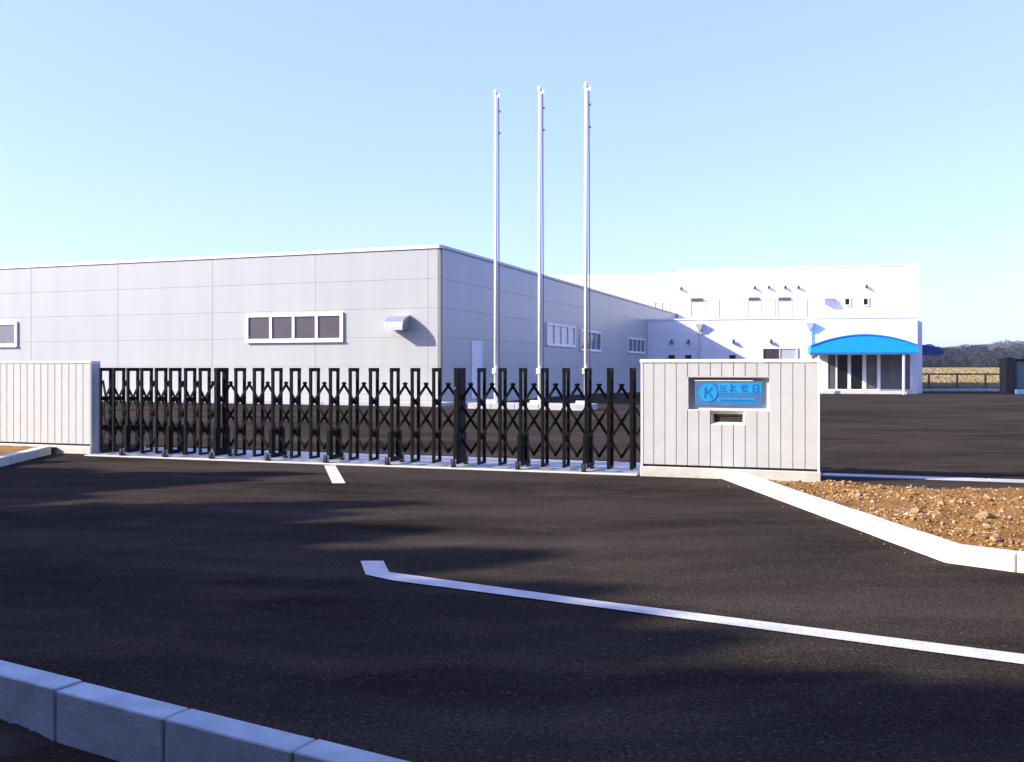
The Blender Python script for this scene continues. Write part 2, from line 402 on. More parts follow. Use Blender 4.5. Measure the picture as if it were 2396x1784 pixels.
for i in range(36):     # grit spilled over the kerb onto the drive
    q_ = random.random(); x = 2.72 + 0.5 * q_ - random.expovariate(7.0); y = 12.2 - 5.4 * q_
    pts.append((x, y)); sz.append(random.uniform(.003, .008))
gs = stones('gravel', pts, sz, M['gravel'], lambda x, y: g_grav(x, y) if gin(x, y) else 0.004)
tag(gs, 'loose brown and white gravel scattered over the red earth by the kerb', 'gravel', kind='stuff')
def rock(loc, s, label):
    bm = bmesh.new(); bmesh.ops.create_icosphere(bm, subdivisions=2, radius=1)
    o_ = random.random() * 50
    for v in bm.verts:
        v.co *= 1 + 0.45 * mn.noise(v.co * 1.3 + Vector((o_, 0, 0))); v.co.z *= 0.6; v.co.x *= 1.25; v.co *= s
    o = obj('rock', bm, M['rock'], None, (loc[0], loc[1], g_grav(*loc) + s * 0.25), random.uniform(0, 6))
    return tag(o, label, 'rock', 'larger rocks on the gravel bed')
for (xp, Yp, s, lb) in [(2307, 8.6, .075, 'largest pale rock on the gravel bed, near the right edge of the picture'),
                        (2145, 8.9, .055, 'pale rock in the middle of the gravel bed'),
                        (2010, 10.2, .04, 'small pale rock on the gravel bed towards the sign wall'),
                        (2330, 7.6, .05, 'rock on the gravel close to where the white kerb bends')]:
    rock((px(xp) * Yp, Yp), s, lb)

# ------------------------------------------------------------------ board-clad walls
BW = 0.1465
def board_mesh(w, z0, z1):
    bm = bmesh.new(); bx(bm, 0.004, w - 0.004, 0, 0.03, z0, z1, bev=0.003)
    m = bpy.data.meshes.new('board'); bm.to_mesh(m); bm.free(); m.materials.append(M['board']); return m
TH = 0.20
# left boundary wall: local x = 0 at its gate end, running to -x
lw = frame_obj('boundary_wall', wl, g_ang)
tag(lw, 'low pale grey board-clad wall at the left of the gate', 'wall')
LL = 14.0
box('core', (-LL, 0.0, 0.03, TH, 0.13, 1.50), M['joint'], lw)
nb = int(LL / BW); bmx = board_mesh(BW, 0.16, 1.50)
for i in range(nb): obj('board', bmx, None, lw, (-0.012 - (i + 1) * BW, 0, 0))
for i in range(7): box('cap', (-LL + i * 2.0 + 0.003, -LL + i * 2.0 + 1.997 if i < 6 else 0.012, -0.012, TH + 0.012, 1.502, 1.54), M['cap'], lw, bev=0.004)
box('plinth', (-LL, 0.004, -0.012, TH + 0.006, -0.1, 0.13), M['concrete'], lw, bev=0.006)
box('end_panel', (0.0, 0.016, -0.006, TH + 0.004, -0.05, 1.500), M['board'], lw, bev=0.002)

# sign wall
sw0 = Vector((px(1499.5) * 12.46, 12.46)); SWL = 2.255
sw = frame_obj('sign_wall', sw0, g_ang)
tag(sw, 'low pale grey board-clad wall with a blue company sign and letter slot', 'wall')
MARG = 0.028; bw = (SWL - 2 * MARG) / 15
RX0, RX1, RZ0, RZ1 = MARG + 4 * bw, MARG + 11 * bw + 0.02, 0.885, 1.315     # sign recess
SX0, SX1, SZ0, SZ1 = MARG + 6 * bw, MARG + 9 * bw, 0.70, 0.8849              # letter slot recess
RD = 0.075
for i in range(15):
    x0, x1 = MARG + i * bw, MARG + (i + 1) * bw
    spans = [(0.16, 1.49)]
    if 4 <= i < 11:
        lo = 0.70 if 6 <= i < 9 else RZ0
        spans = [(0.16, lo), (RZ1, 1.49)]
    for z0, z1 in spans:
        obj('board', board_mesh(bw, z0, z1), None, sw, (x0, 0, 0))
box('core', (0.03, SWL - 0.03, RD, TH, 0.13, 1.495), M['board'], sw)
bm = bmesh.new()
for dims in ((0.03, RX0, 0.03, RD, .13, 1.495), (RX1, SWL - 0.03, 0.03, RD, .13, 1.495), (RX0, RX1, 0.03, RD, RZ1, 1.495), (RX0, SX0, 0.03, RD, .13, RZ0), (SX1, RX1, 0.03, RD, .13, RZ0), (SX0, SX1, 0.03, RD, .13, SZ0)):
    bx(bm, *dims)
obj('backing', bm, M['joint'], sw)
bm = bmesh.new()
bx(bm, RX0, SX0, 0.002, RD, RZ0 - 0.012, RZ0 + 0.006); bx(bm, SX1, RX1, 0.002, RD, RZ0 - 0.012, RZ0 + 0.006)
bx(bm, SX0, SX1, 0.03, RD, RZ0 - 0.012, RZ0 + 0.006)
bx(bm, RX0 - 0.003, RX0 + 0.006, 0.002, RD, RZ0 + 0.007, RZ1); bx(bm, RX1 - 0.004, RX1 + 0.004, 0.002, RD, RZ0 + 0.007, RZ1)
bx(bm, RX0 + 0.007, RX1 - 0.005, 0.002, RD, RZ1 - 0.004, RZ1 + 0.004)
obj('reveal', bm, M['cap'], sw)
for nm, dims in (('corner_trim', (0, MARG, -0.006, TH, 0.10, 1.497)), ('corner_trim', (SWL - MARG, SWL, -0.006, TH, 0.10, 1.497))):
    box(nm, dims, M['cap'], sw, bev=0.003)
box('cap', (-0.012, SWL + 0.012, -0.012, TH + 0.012, 1.50, 1.545), M['cap'], sw, bev=0.004)
box('plinth', (-0.01, SWL + 0.01, -0.014, TH + 0.01, -0.15, 0.13), M['concrete'], sw, bev=0.006)
# sign panel
PX0, PX1, PZ0, PZ1 = RX0 + 0.085, RX1 - 0.098, 0.935, 1.262
sg = box('sign_panel', (PX0, PX1, RD - 0.028, RD - 0.001, PZ0, PZ1), M['slate'], sw, bev=0.003)
box('sign_shelf', (PX0, PX1 - 0.12, RD - 0.034, RD - 0.001, PZ1 + 0.001, PZ1 + 0.014), M['cap'], sw)
cxs, czs, cr = PX0 + 0.175, (PZ0 + PZ1) / 2 + 0.012, 0.118
yf = RD - 0.0285
bm = bmesh.new(); cyl(bm, (cxs, yf - 0.006, czs), (cxs, yf, czs), cr, n=40); obj('emblem', bm, M['cyan'], sg)
bm = bmesh.new()   # K of the emblem
def stroke(bm, x0, z0, x1, z1, w, y=yf): strip(bm, (x0, y, z0), (x1, y, z1), w, 0.006)
yk = yf - 0.0075
stroke(bm, cxs - 0.045, czs - 0.07, cxs - 0.035, czs + 0.07, 0.024, yk)
stroke(bm, cxs - 0.01, czs + 0.005, cxs + 0.05, czs + 0.066, 0.022, yk)
stroke(bm, cxs - 0.012, czs + 0.012, cxs + 0.052, czs - 0.068, 0.024, yk)
obj('letter_k', bm, M['ink'], sg)
bm = bmesh.new(); bx(bm, PX0 + 0.30, PX1 - 0.02, yf - 0.002, yf + .001, 1.105, 1.235); obj('name_band', bm, M['cyan'], sg)
bm = bmesh.new(); bx(bm, PX0 + 0.30, PX1 - 0.10, yf - 0.002, yf + .001, 0.985, 1.04); obj('name_band', bm, M['cyan'], sg)
yk = yf - 0.004
glyphs = [[(.0, .75, .9, .75), (.1, .45, .8, .45), (.0, .1, .95, .1)],
          [(.25, 1, .25, 0), (.25, .55, .75, .75), (.55, .4, .9, .05), (.0, .3, .4, .2)],
          [(.1, .8, .4, .4), (.5, 1, .5, .3), (.5, .5, .95, .1), (.85, 1, .95, .5), (.2, .1, .8, .1)],
          [(.2, .95, .2, .05), (.85, .95, .85, .05), (.2, .95, .85, .95), (.2, .5, .85, .5), (.2, .05, .85, .05)]]
gx = PX0 + 0.315
for gi, gl in enumerate(glyphs):
    bm = bmesh.new()
    for (x0, z0, x1, z1) in gl: stroke(bm, gx + x0 * .095, 1.12 + z0 * .1, gx + x1 * .095, 1.12 + z1 * .1, 0.014, yk)
    obj('name_character', bm, M['ink'], sg); gx += 0.128 if gi < 2 else 0.15
bm = bmesh.new()
for i in range(14): bx(bm, PX0 + 0.32 + i * 0.031, PX0 + 0.32 + i * 0.031 + 0.02, yf - 0.006, yf - .0025, 1.0, 1.024)
obj('small_lettering', bm, M['ink'], sg)
# letter slot with splayed surround
ls = box('letter_slot', (SX0 + .035, SX1 - .035, RD - 0.01, RD - .001, SZ0 + 0.03, SZ1 - 0.055), M['slot'], sw)
bm = bmesh.new()
o4 = [(SX0 + .004, .003, SZ0), (SX1 - .004, .003, SZ0), (SX1 - .004, .003, SZ1 - .003), (SX0 + .004, .003, SZ1 - .003)]
i4 = [(SX0 + .035, RD - .012, SZ0 + .03), (SX1 - .035, RD - .012, SZ0 + .03), (SX1 - .035, RD - .012, SZ1 - .055), (SX0 + .035, RD - .012, SZ1 - .055)]
vo = [bm.verts.new(p) for p in o4]; vi = [bm.verts.new(p) for p in i4]
for i in range(4): bm.faces.new((vo[i], vo[(i + 1) % 4], vi[(i + 1) % 4], vi[i]))
obj('slot_surround', bm, M['cap'], ls)
box('slot_flap', (SX0 + .037, SX1 - .037, RD - 0.022, RD - .0105, SZ1 - 0.075, SZ1 - 0.056), M['lamp'], ls)

# ------------------------------------------------------------------ accordion gate
gate = frame_obj('accordion_gate', GL, g_ang)
tag(gate, 'black folding lattice gate on casters across the driveway', 'gate')
cx = [247, 278, 311, 343, 377, 410, 445, 479, 518, 562, 605, 648, 691, 736, 782, 828, 875, 924, 972, 1022, 1076, 1127, 1176, 1224, 1275, 1325, 1376, 1428, 1481, 1536]
T = [on_line(GL, gu, x)[0] for x in cx]
# even out a little noise
PZT, PZB, PD, PT = 1.425, 0.05, 0.115, 0.042
def loop_mesh(kind):
    bm = bmesh.new()
    if kind == 'plain':
        for s in (-1, 1): bx(bm, -PT / 2, PT / 2, s * PD - PT / 2, s * PD + PT / 2, PZB, PZT, bev=0.004)
        bx(bm, -PT / 2 - .002, PT / 2 + .002, -PD - PT / 2 - .002, PD + PT / 2 + .002, PZT - 0.05, PZT + 0.004, bev=0.004)
        bx(bm, -PT / 2 + .004, PT / 2 - .004, -PD, PD, PZB, PZB + 0.035)
    elif kind == 'lead':
        for s in (-1, 1): bx(bm, -.03, .03, s * .105 - .048, s * .105 + .048, PZB, PZT, bev=0.004)
        bx(bm, -.032, .032, -.155, .155, PZT - 0.06, PZT + 0.004, bev=0.004)
        bx(bm, -.026, .026, -.10, .10, PZB, PZB + 0.12)
    else:
        bx(bm, -.035, .035, -.155, .155, PZB, PZT + .004, bev=0.006)
    m = bpy.data.meshes.new('post'); bm.to_mesh(m); bm.free(); m.materials.append(M['black']); return m
PM = {k_: loop_mesh(k_) for k_ in ('plain', 'lead', 'solid')}
bm = bmesh.new()
bx(bm, -0.028, 0.028, -0.27, 0.27, 0.075, 0.115, bev=0.004)
for s in (-1, 1): bx(bm, -0.036, 0.036, s * 0.135 - 0.05, s * 0.135 + 0.05, 0.10, 0.50, bev=0.012)
car_me = bpy.data.meshes.new('carriage'); bm.to_mesh(car_me); bm.free(); car_me.materials.append(M['black'])
bm = bmesh.new(); cyl(bm, (-0.022, 0, 0.062), (0.022, 0, 0.062), 0.056, n=20); 
wheel_me = bpy.data.meshes.new('wheel'); bm.to_mesh(wheel_me); bm.free(); wheel_me.materials.append(M['rubber'])
bm = bmesh.new(); cyl(bm, (-0.026, 0, 0.062), (0.026, 0, 0.062), 0.026, n=14); 
for s in (-1, 1): bx(bm, s * .032 - .003, s * .032 + .003, -0.02, 0.02, 0.05, 0.13)
hub_me = bpy.data.meshes.new('fork'); bm.to_mesh(hub_me); bm.free(); hub_me.materials.append(M['steel'])
posts = []
for i, t in enumerate(T):
    kind = 'lead' if cx[i] == 518 else 'solid' if cx[i] == 1076 else 'plain'
    p = obj('post', PM[kind], None, gate, (t, 0, 0)); posts.append(p)
    if (i - 8) % 3 == 0:
        c_ = obj('carriage', car_me, None, p)
        for s in (-1, 1):
            obj('wheel', wheel_me, None, p, (0, s * 0.25, 0), 0.0); obj('caster_fork', hub_me, None, p, (0, s * 0.25, 0))
    if kind != 'plain':
        bm = bmesh.new(); cyl(bm, (0, -0.195, 1.14), (0, -0.15, 1.14), 0.018, n=14); obj('latch', bm, M['steel'], p)
# scissor bars: nodes halfway between posts (levels 0,2,4) and on posts (levels 1,3)
ZL = [1.165, 0.925, 0.685, 0.445, 0.205]
mids = [T[0] - 0.05] + [(a + b) / 2 for a, b in zip(T[:-1], T[1:])] + [T[-1] + 0.1]
n = len(T)
def bar(nodes, ylay):
    bm = bmesh.new(); nodes = [Vector((x, ylay, z)) for x, z in nodes]
    e = (nodes[0] - nodes[1]).normalized() * 0.055; nodes[0] = nodes[0] + e
    e = (nodes[-1] - nodes[-2]).normalized() * 0.015; nodes[-1] = nodes[-1] + e
    for a, b in zip(nodes[:-1], nodes[1:]): strip(bm, a, b, 0.038, 0.012)
    obj('lattice_bar', bm, M['black'], gate)
for i in range(n + 1):        # mids[i] lies left of post i
    r = [(mids[i], ZL[0])]; l = [(mids[i], ZL[0])]
    for q in range(2):
        if i + q < n: r += [(T[i + q], ZL[1 + 2 * q]), (mids[i + q + 1], ZL[2 + 2 * q])]
        if i - 1 - q >= 0: l += [(T[i - 1 - q], ZL[1 + 2 * q]), (mids[i - 1 - q], ZL[2 + 2 * q])]
    if len(r) > 1: bar(r, 0.009)
    if len(l) > 1: bar(l, -0.009)
# bars cut by the gate's two ends
bar([(mids[0], ZL[2]), (T[0], ZL[3]), (mids[1], ZL[4])], 0.009); bar([(mids[n], ZL[2]), (T[n - 1], ZL[3]), (mids[n - 1], ZL[4])], -0.009)
bm = bmesh.new()
for i in range(n):
    for z in (ZL[1], ZL[3]): cyl(bm, (T[i], -0.03, z), (T[i], 0.03, z), 0.02, n=8)
    bx(bm, T[i] - 0.012, T[i] + 0.012, -PD, PD, ZL[1] - 0.035, ZL[1] + 0.035); bx(bm, T[i] - 0.012, T[i] + 0.012, -PD, PD, ZL[3] - 0.04, ZL[3] + 0.04)
o = obj('pivots', bm, M['black'], gate); o['kind'] = 'stuff'

# ------------------------------------------------------------------ warehouse
TW = math.atan(812 / 2200.0); wu = Vector((math.cos(TW), -math.sin(TW))); ww = Vector((math.sin(TW), math.cos(TW)))
WC = Vector((px(1032) * 33.0, 33.0))
wh = frame_obj('warehouse', WC, -TW)
tag(wh, 'long low pale grey panel-clad factory hall behind the black gate', 'building')
WTOP, WBOT = 5.60, -0.35
rows = [WBOT, 0.43, 1.46, 2.49, 3.52, 4.55, WTOP]
GAP = 0.008
def panel_mesh(w, h, material, name='wall_panel'):
    bm = bmesh.new(); bx(bm, GAP / 2, w - GAP / 2, 0, 0.04, GAP / 2, h - GAP / 2, bev=0.004)
    m = bpy.data.meshes.new(name); bm.to_mesh(m); bm.free(); m.materials.append(material); return m
R = 0.12
WLEN, WDEP = 46.5, 46.0
box('core', (-WLEN, -R, 0.008, WDEP, WBOT, WTOP), M['sealant'], wh)
box('core', (-R, -0.008, R, WDEP, WBOT, WTOP - .002), M['sealant'], wh)
cache = {}
def pm(w, h, material):
    key = (round(w, 3), round(h, 3), material.name)
    if key not in cache: cache[key] = panel_mesh(w, h, material)
    return cache[key]
cols = [R, R + .08 + 0.0] 
cols = [0.50 + 4.6 * i for i in range(11)]
for z0, z1 in zip(rows[:-1], rows[1:]):
    for c0, c1 in zip(cols[:-1], cols[1:]):
        obj('wall_panel', pm(c1 - c0, z1 - z0, M['panel']), None, wh, (-c1, 0, z0))
    obj('wall_panel', pm(0.50 - R, z1 - z0, M['panel']), None, wh, (-0.50, 0, z0))
    for c0, c1 in zip(cols[:-1], cols[1:]):
        obj('wall_panel', pm(c1 - c0, z1 - z0, M['panel']), None, wh, (0, c0, z0), math.radians(90))
    obj('wall_panel', pm(0.50 - R, z1 - z0, M['panel']), None, wh, (0, R, z0), math.radians(90))
    # rounded corner piece
    bm = bmesh.new(); ns = 12; ring = []
    for i in range(ns + 1):
        a_ = -math.pi / 2 + (math.pi / 2) * i / ns
        for z in (z0 + GAP / 2, z1 - GAP / 2): ring.append(bm.verts.new((-R + R * math.cos(a_), R + R * math.sin(a_), z)))
    for i in range(ns): bm.faces.new((ring[2 * i], ring[2 * i + 2], ring[2 * i + 3], ring[2 * i + 1]))
    bmesh.ops.solidify(bm, geom=list(bm.faces), thickness=0.03)
    o = obj('corner_panel', bm, M['panel'], wh)
    for p in o.data.polygons: p.use_smooth = abs(p.normal.z) < 0.5
# coping
box('coping', (-WLEN, -R, -0.05, 0.45, WTOP + 0.002, WTOP + 0.12), M['trim'], wh, bev=0.01)
box('coping', (-0.45, 0.05, R, WDEP, WTOP + 0.002, WTOP + 0.12), M['panel'], wh, bev=0.01)
bm = bmesh.new(); ns = 12; vv = []
for i in range(ns + 1):
    a_ = -math.pi / 2 + (math.pi / 2) * i / ns
    for rr, z in ((R + .05, WTOP + .002), (R + .05, WTOP + .12), (0.02, WTOP + .12)): vv.append(bm.verts.new((-R + rr * math.cos(a_), R + rr * math.sin(a_), z)))
for i in range(ns):
    for j in range(2): bm.faces.new((vv[3 * i + j], vv[3 * i + 3 + j], vv[3 * i + 4 + j], vv[3 * i + 1 + j]))
obj('coping', bm, M['trim'], wh)
box('roof', (-WLEN, -0.5, 0.5, WDEP, WTOP + 0.0, WTOP + 0.04), M['slab'], wh)

def window(parent, x0, x1, z0, z1, npane, axis='front', depth=0.11, proud=0.075, fw=0.07, fm=None, pmats=None, plane=0.0, sill=True, name='window'):
    """framed window standing proud of a wall; front = wall facing local -y, side = wall facing local +x"""
    fm = fm or M['frame']; root = obj(name, bpy.data.meshes.new(name), None, parent)
    root.location = (x0, plane, z0) if axis == 'front' else (plane, x0, z0)
    root.rotation_euler = (0, 0, 0 if axis == 'front' else math.radians(90))
    w, h = x1 - x0, z1 - z0; bm = bmesh.new()
    bx(bm, 0, w, -proud, depth - proud, 0, fw); bx(bm, 0, w, -proud, depth - proud, h - fw, h)
    bx(bm, 0, fw, -proud, depth - proud, fw, h - fw); bx(bm, w - fw, w, -proud, depth - proud, fw, h - fw)
    pw = (w - 2 * fw) / npane; mw = fw * 0.9 if npane > 2 else fw * 0.6
    for i in range(1, npane): bx(bm, fw + i * pw - mw / 2, fw + i * pw + mw / 2, -proud + 0.006, depth - proud, fw, h - fw)
    if sill: bx(bm, -0.02, w + 0.02, -proud - 0.03, -proud - 0.001, -0.03, 0.02)
    m = root.data; bmesh.ops.recalc_face_normals(bm, faces=bm.faces); bm.to_mesh(m); bm.free(); m.materials.append(fm)
    for i in range(npane):
        a_ = fw + i * pw + (mw / 2 if i else 0) + .001; b_ = fw + (i + 1) * pw - (mw / 2 if i < npane - 1 else 0) - .001
        box('pane', (a_, b_, -0.018, -0.006, fw + .001, h - fw - .001), (pmats[i % len(pmats)] if pmats else M['pane']), root)
    return root

def wfront(x): return on_line(WC, -wu, x)          # along the lit face, leftwards
def wside(x): return on_line(WC, ww, x)            # along the shaded face, backwards
# four-pane window on the lit face
(t1, Y1), (t2, Y2) = wfront(577), wfront(804)
window(wh, -t1, -t2, zat(799, Y2), zat(731, Y2), 4, fw=0.12)
(t1, Y1), (t2, Y2) = wfront(-140), wfront(42)
window(wh, -t1, -t2, zat(811, Y2), zat(753, Y2), 3, fw=0.12, pmats=[M['pane_blue']])
# shaded face windows
def side_win(xa, xb, yt, yb, xr, npane, pmats, fm=None):
    (ta, Ya), (tb, Yb), (_, Yr) = wside(xa), wside(xb), wside(xr)
    window(wh, ta, tb, zat(yb, Yr), zat(yt, Yr), npane, 'side', fw=0.10, pmats=pmats, fm=fm)
side_win(1277, 1344, 755, 808, 1277, 4, [M['panelight']])
side_win(1356, 1404, 775, 822, 1385, 4, [M['pane']])
side_win(1468, 1507, 789, 825, 1468, 4, [M['pane']])
# service door on the shaded face
(ta, Ya), (tb, Yb) = wside(1103), wside(1128)
dr = obj('door', bpy.data.meshes.new('door'), None, wh)
dr.location = (0, ta, 0.22); dr.rotation_euler = (0, 0, math.radians(90)); bm = bmesh.new()
dw, dh = tb - ta, 2.2
bx(bm, 0, .06, -.03, .05, 0, dh); bx(bm, dw - .06, dw, -.03, .05, 0, dh); bx(bm, .06, dw - .06, -.03, .05, dh - .06, dh)
bm.to_mesh(dr.data); bm.free(); dr.data.materials.append(M['frame'])
box('door_leaf', (.064, dw - .064, -.008, .0, .01, dh - .064), M['trim'], dr); box('handle', (dw - .2, dw - .17, -.05, -.009, 1.0, 1.12), M['steel'], dr)
# exhaust hood on the lit face
(t1, Y1) = wfront(960)
hb = zat(774, Y1); ht = zat(738, Y1)
bm = bmesh.new(); prof = []
hw = 0.72; hp = 0.62; hh = ht - hb
for i in range(9):
    a_ = math.pi / 2 * i / 8; prof.append((-hp * math.sin(a_) , hb + hh * (0.25 + 0.75 * math.cos(a_))))
prof = [(0.0, ht)] + prof[1:] + [(-hp, hb), (-hp + .03, hb), (-.1, hb + .04), (0, hb + .12)]
vs0 = [bm.verts.new((-t1 - hw, y, z)) for y, z in prof]; vs1 = [bm.verts.new((-t1, y, z)) for y, z in prof]
for i in range(len(prof)): bm.faces.new((vs0[i], vs0[(i + 1) % len(prof)], vs1[(i + 1) % len(prof)], vs1[i]))
bm.faces.new(vs0); bm.faces.new(vs1[::-1]); obj('exhaust_hood', bm, M['steel'], wh)
# apron kerb along the hall
bm = bmesh.new()
ap = empty('apron', (WC.x, WC.y, 0), -TW); tag(ap, kind='structure')
for i in range(20): box('apron_slab', (-40 + i * 2.0 + .006, -40 + i * 2.0 + 1.994 if i < 19 else 0.6, -1.3, -0.06, -0.2, 0.22), M['slab'], ap, bev=0.01)
for i in range(21): box('apron_slab', (0.06, 0.9, i * 2.0 + 0.0 - .05, i * 2.0 + 1.94, -0.5, 0.20), M['slab'], ap, bev=0.01)

# ------------------------------------------------------------------ flagpoles
fu = wu; F0 = Vector((px(1160) * 30.4, 30.4))
isl = empty('flagpole_island', (F0.x, F0.y, 0), -TW); tag(isl, kind='structure')
for i in range(5): box('island_slab', (-0.75 + i * 0.8 + .005, -0.75 + i * 0.8 + .795, -0.55, 0.6, -0.1, 0.275), M['slab'], isl, bev=0.012)
for i, lab in enumerate(('leftmost of the three tall white flagpoles beside the factory hall', 'middle one of the three tall white flagpoles', 'rightmost and tallest-looking of the three white flagpoles')):
    t_, Yp = on_line(F0, fu, (1160, 1263, 1371)[i]); P = F0 + fu * t_
    top = zat((213, 204, 196)[i], Yp)
    fp = empty('flagpole', (P.x, P.y, 0.275), -TW); tag(fp, lab, 'flagpole', 'flagpoles on the concrete island')
    Lh = top - 0.275
    bm = bmesh.new(); cyl(bm, (0, 0, 0.02), (0, 0, Lh - 0.1), 0.060, 0.046, n=24)
    o = obj('shaft', bm, M['pole'], fp); 
    for p in o.data.polygons: p.use_smooth = abs(p.normal.z) < 0.5
    bm = bmesh.new(); cyl(bm, (0, 0, Lh - 0.1), (0, 0, Lh - 0.02), 0.072, 0.06, n=20); bmesh.ops.create_uvsphere(bm, u_segments=16, v_segments=10, radius=0.05, matrix=Matrix.Translation((0, 0, Lh + 0.0)))
    bx(bm, 0.05, 0.15, -0.02, 0.02, Lh - 0.24, Lh - 0.1); obj('truck', bm, M['pole'], fp)
    bm = bmesh.new(); cyl(bm, (0.115, -0.02, 1.0), (0.092, -0.02, Lh - 0.2), 0.011, n=6); cyl(bm, (0.125, 0.03, 1.0), (0.098, 0.03, Lh - 0.2), 0.008, n=6)
    for zc in (Lh * 0.93, Lh * 0.86): bx(bm, 0.10, 0.16, -0.02, 0.02, zc, zc + 0.06)
    obj('halyard', bm, M['rope'], fp)
    bm = bmesh.new(); cyl(bm, (0, 0, 0.95), (0, 0, 1.12), 0.115, n=20); obj('collar', bm, M['trim'], fp)
    bm = bmesh.new(); cyl(bm, (0, 0, 0.0), (0, 0, 0.06), 0.16, n=20); bx(bm, -0.32, 0.0, -0.05, 0.05, 0.0, 0.10, bev=0.01); obj('base', bm, M['trim'], fp)
    bm = bmesh.new(); bx(bm, 0.09, 0.13, -0.05, 0.05, 0.98, 1.0); obj('cleat', bm, M['steel'], fp)

# ------------------------------------------------------------------ office building
TO = math.radians(13.0); ou = Vector((math.cos(TO), -math.sin(TO))); ow = Vector((math.sin(TO), math.cos(TO)))
ts, _ = wside(1515); PL = WC + ww * ts
of = frame_obj('office_building', PL, -TO)
tag(of, 'white two-storey factory office with blue arched entrance canopy', 'building')
GT = 4.62; GB = -0.5
tr, _ = on_line(PL, ou, 2147)
UY = 10.9; UO = PL + ow * UY
ul, _ = on_line(UO, ou, 1586); ur, _ = on_line(UO, ou, 2150); UT = 9.1
rl, _ = on_line(UO, ou, 1240)
box('core', (0.02, tr - .03, 0.03, UY, GB, GT), M['sealant'], of)
box('core', (ul + .03, ur - .03, UY + 0.03, UY + 9, GB, UT), M['sealant'], of)
box('core', (rl, ul + 0.03, UY + 0.63, UY + 9, GB, UT - .05), M['sealant'], of)
def clad(x0, x1, plane, zs, nmax=4.6, skip=None):
    n_ = max(1, round((x1 - x0) / nmax)); w = (x1 - x0) / n_
    for z0, z1 in zip(zs[:-1], zs[1:]):
        for i in range(n_):
            a_, b_ = x0 + i * w, x0 + (i + 1) * w
            if skip:
                cut = skip(a_, b_, z0, z1)
                if cut is not None:
                    for (p, q, r_, s_) in cut: obj('wall_panel', pm(q - p, s_ - r_, M['offwall']), None, of, (p, plane, r_))
                    continue
            obj('wall_panel', pm(b_ - a_, z1 - z0, M['offwall']), None, of, (a_, plane, z0))
clad(0.0, tr, 0.0, [GB, 0.55, 1.57, 2.59, 3.61, GT], 4.4)
clad(ul, ur, UY, [GB + 4.0, 5.05, 6.36, 7.2, 8.06, UT], 4.6)
clad(rl, ul - 0.01, UY + 0.6, [GB + 4.0, 5.05, 6.36, 7.2, 8.06, UT - .05], 4.6)
obj('side_panel', pm(UY, GT - GB, M['offwall']), None, of, (tr, 0.0, GB), math.radians(90))
obj('side_panel', pm(9.0, UT - GB, M['offwall']), None, of, (ur, UY, GB), math.radians(90))
box('parapet', (-.02, tr + .04, -.04, .3, GT + .002, GT + .12), M['trim'], of, bev=.01)
box('flat_roof', (0, tr, .3, UY - .01, GT + .002, GT + .03), M['slab'], of)
box('parapet', (ul - .02, ur + .04, UY - .04, UY + 9, UT + .002, UT + .12), M['trim'], of, bev=.01)
box('corner_trim', (ul - 0.06, ul - 0.005, UY - 0.02, UY + .6, GT + .1, UT), M['pipe'], of)
# set-back wing on the right, in the shade of the front block
WY = 1.2
te, Ye = on_line(PL + ow * WY, ou, 2158)
obj('wing_panel', pm(te - tr + 1.0, GT + .12 - GB, M['offwall']), None, of, (tr - 1.0, WY, GB))
box('wing_core', (tr + .05, te - .03, WY + .045, UY - 0.01, GB, GT + .10), M['sealant'], of)

def off_t(x, plane): return on_line(PL + ow * plane, ou, x)
def off_win(xa, xb, yt, yb, plane, npane, pmats, **kw):
    (ta, Ya), (tb, Yb) = off_t(xa, plane), off_t(xb, plane); Ym = (Ya + Yb) / 2
    return window(of, ta, tb, zat(yb, Ym), zat(yt, Ym), npane, pmats=pmats, plane=plane, **kw)
# ground floor
off_win(1783, 1866, 814, 872, 0.0, 2, [M['pane'], M['panelight']], fw=0.08)
for xw in (1572, 1611, 1714): off_win(xw - 7, xw + 7, 831, 856, 0.0, 1, [M['pane_dark']], fw=0.05, fm=M['lamp'])
# upper floor shuttered windows: pale shutters inside a deep frame
for xa, xb, yt, yb in ((1614, 1682, 700, 744), (1748, 1813, 698, 748), (1818, 1888, 698, 748)):
    w_ = off_win(xa, xb, yt, yb, UY, 2, [M['shutter']], fw=0.09, proud=0.05, depth=0.09)
    wd = w_.data.vertices; ww_ = max(v.co.x for v in wd); hh_ = max(v.co.z for v in wd)
    box('shutter_box', (0.10, ww_ * 0.45, -0.10, -0.052, hh_ - 0.16, hh_ + 0.06), M['pane_mid'], w_)
off_win(1529, 1567, 706, 738, UY + 0.6, 2, [M['shutter']], fw=0.09)
for xa in (1975, 2018):
    off_win(xa, xa + 15, 697, 716, UY, 1, [M['pane_dark']], fw=0.08)
# wall lamps: small black hooded lanterns
def lamp(xp, yp, plane):
    t_, Y_ = off_t(xp, plane); z = zat(yp, Y_)
    bm = bmesh.new(); cyl(bm, (0, -0.15, -0.11), (0, -0.15, 0.09), 0.145, 0.03, n=14); cyl(bm, (0, -0.15, 0.06), (0, 0, 0.10), 0.025, n=8); bx(bm, -0.05, 0.05, -0.03, 0, 0.02, 0.16)
    obj('wall_lamp', bm, M['lamp'], of, (t_, plane - .001, z))
for xp, yp in ((1594, 676), (1766, 674), (1799, 673), (1837, 673), (1868, 673), (2027, 671)): lamp(xp, yp, UY)
for xp, yp in ((1572, 800), (1611, 800), (1716, 800), (1804, 800)): lamp(xp, yp, 0.0)
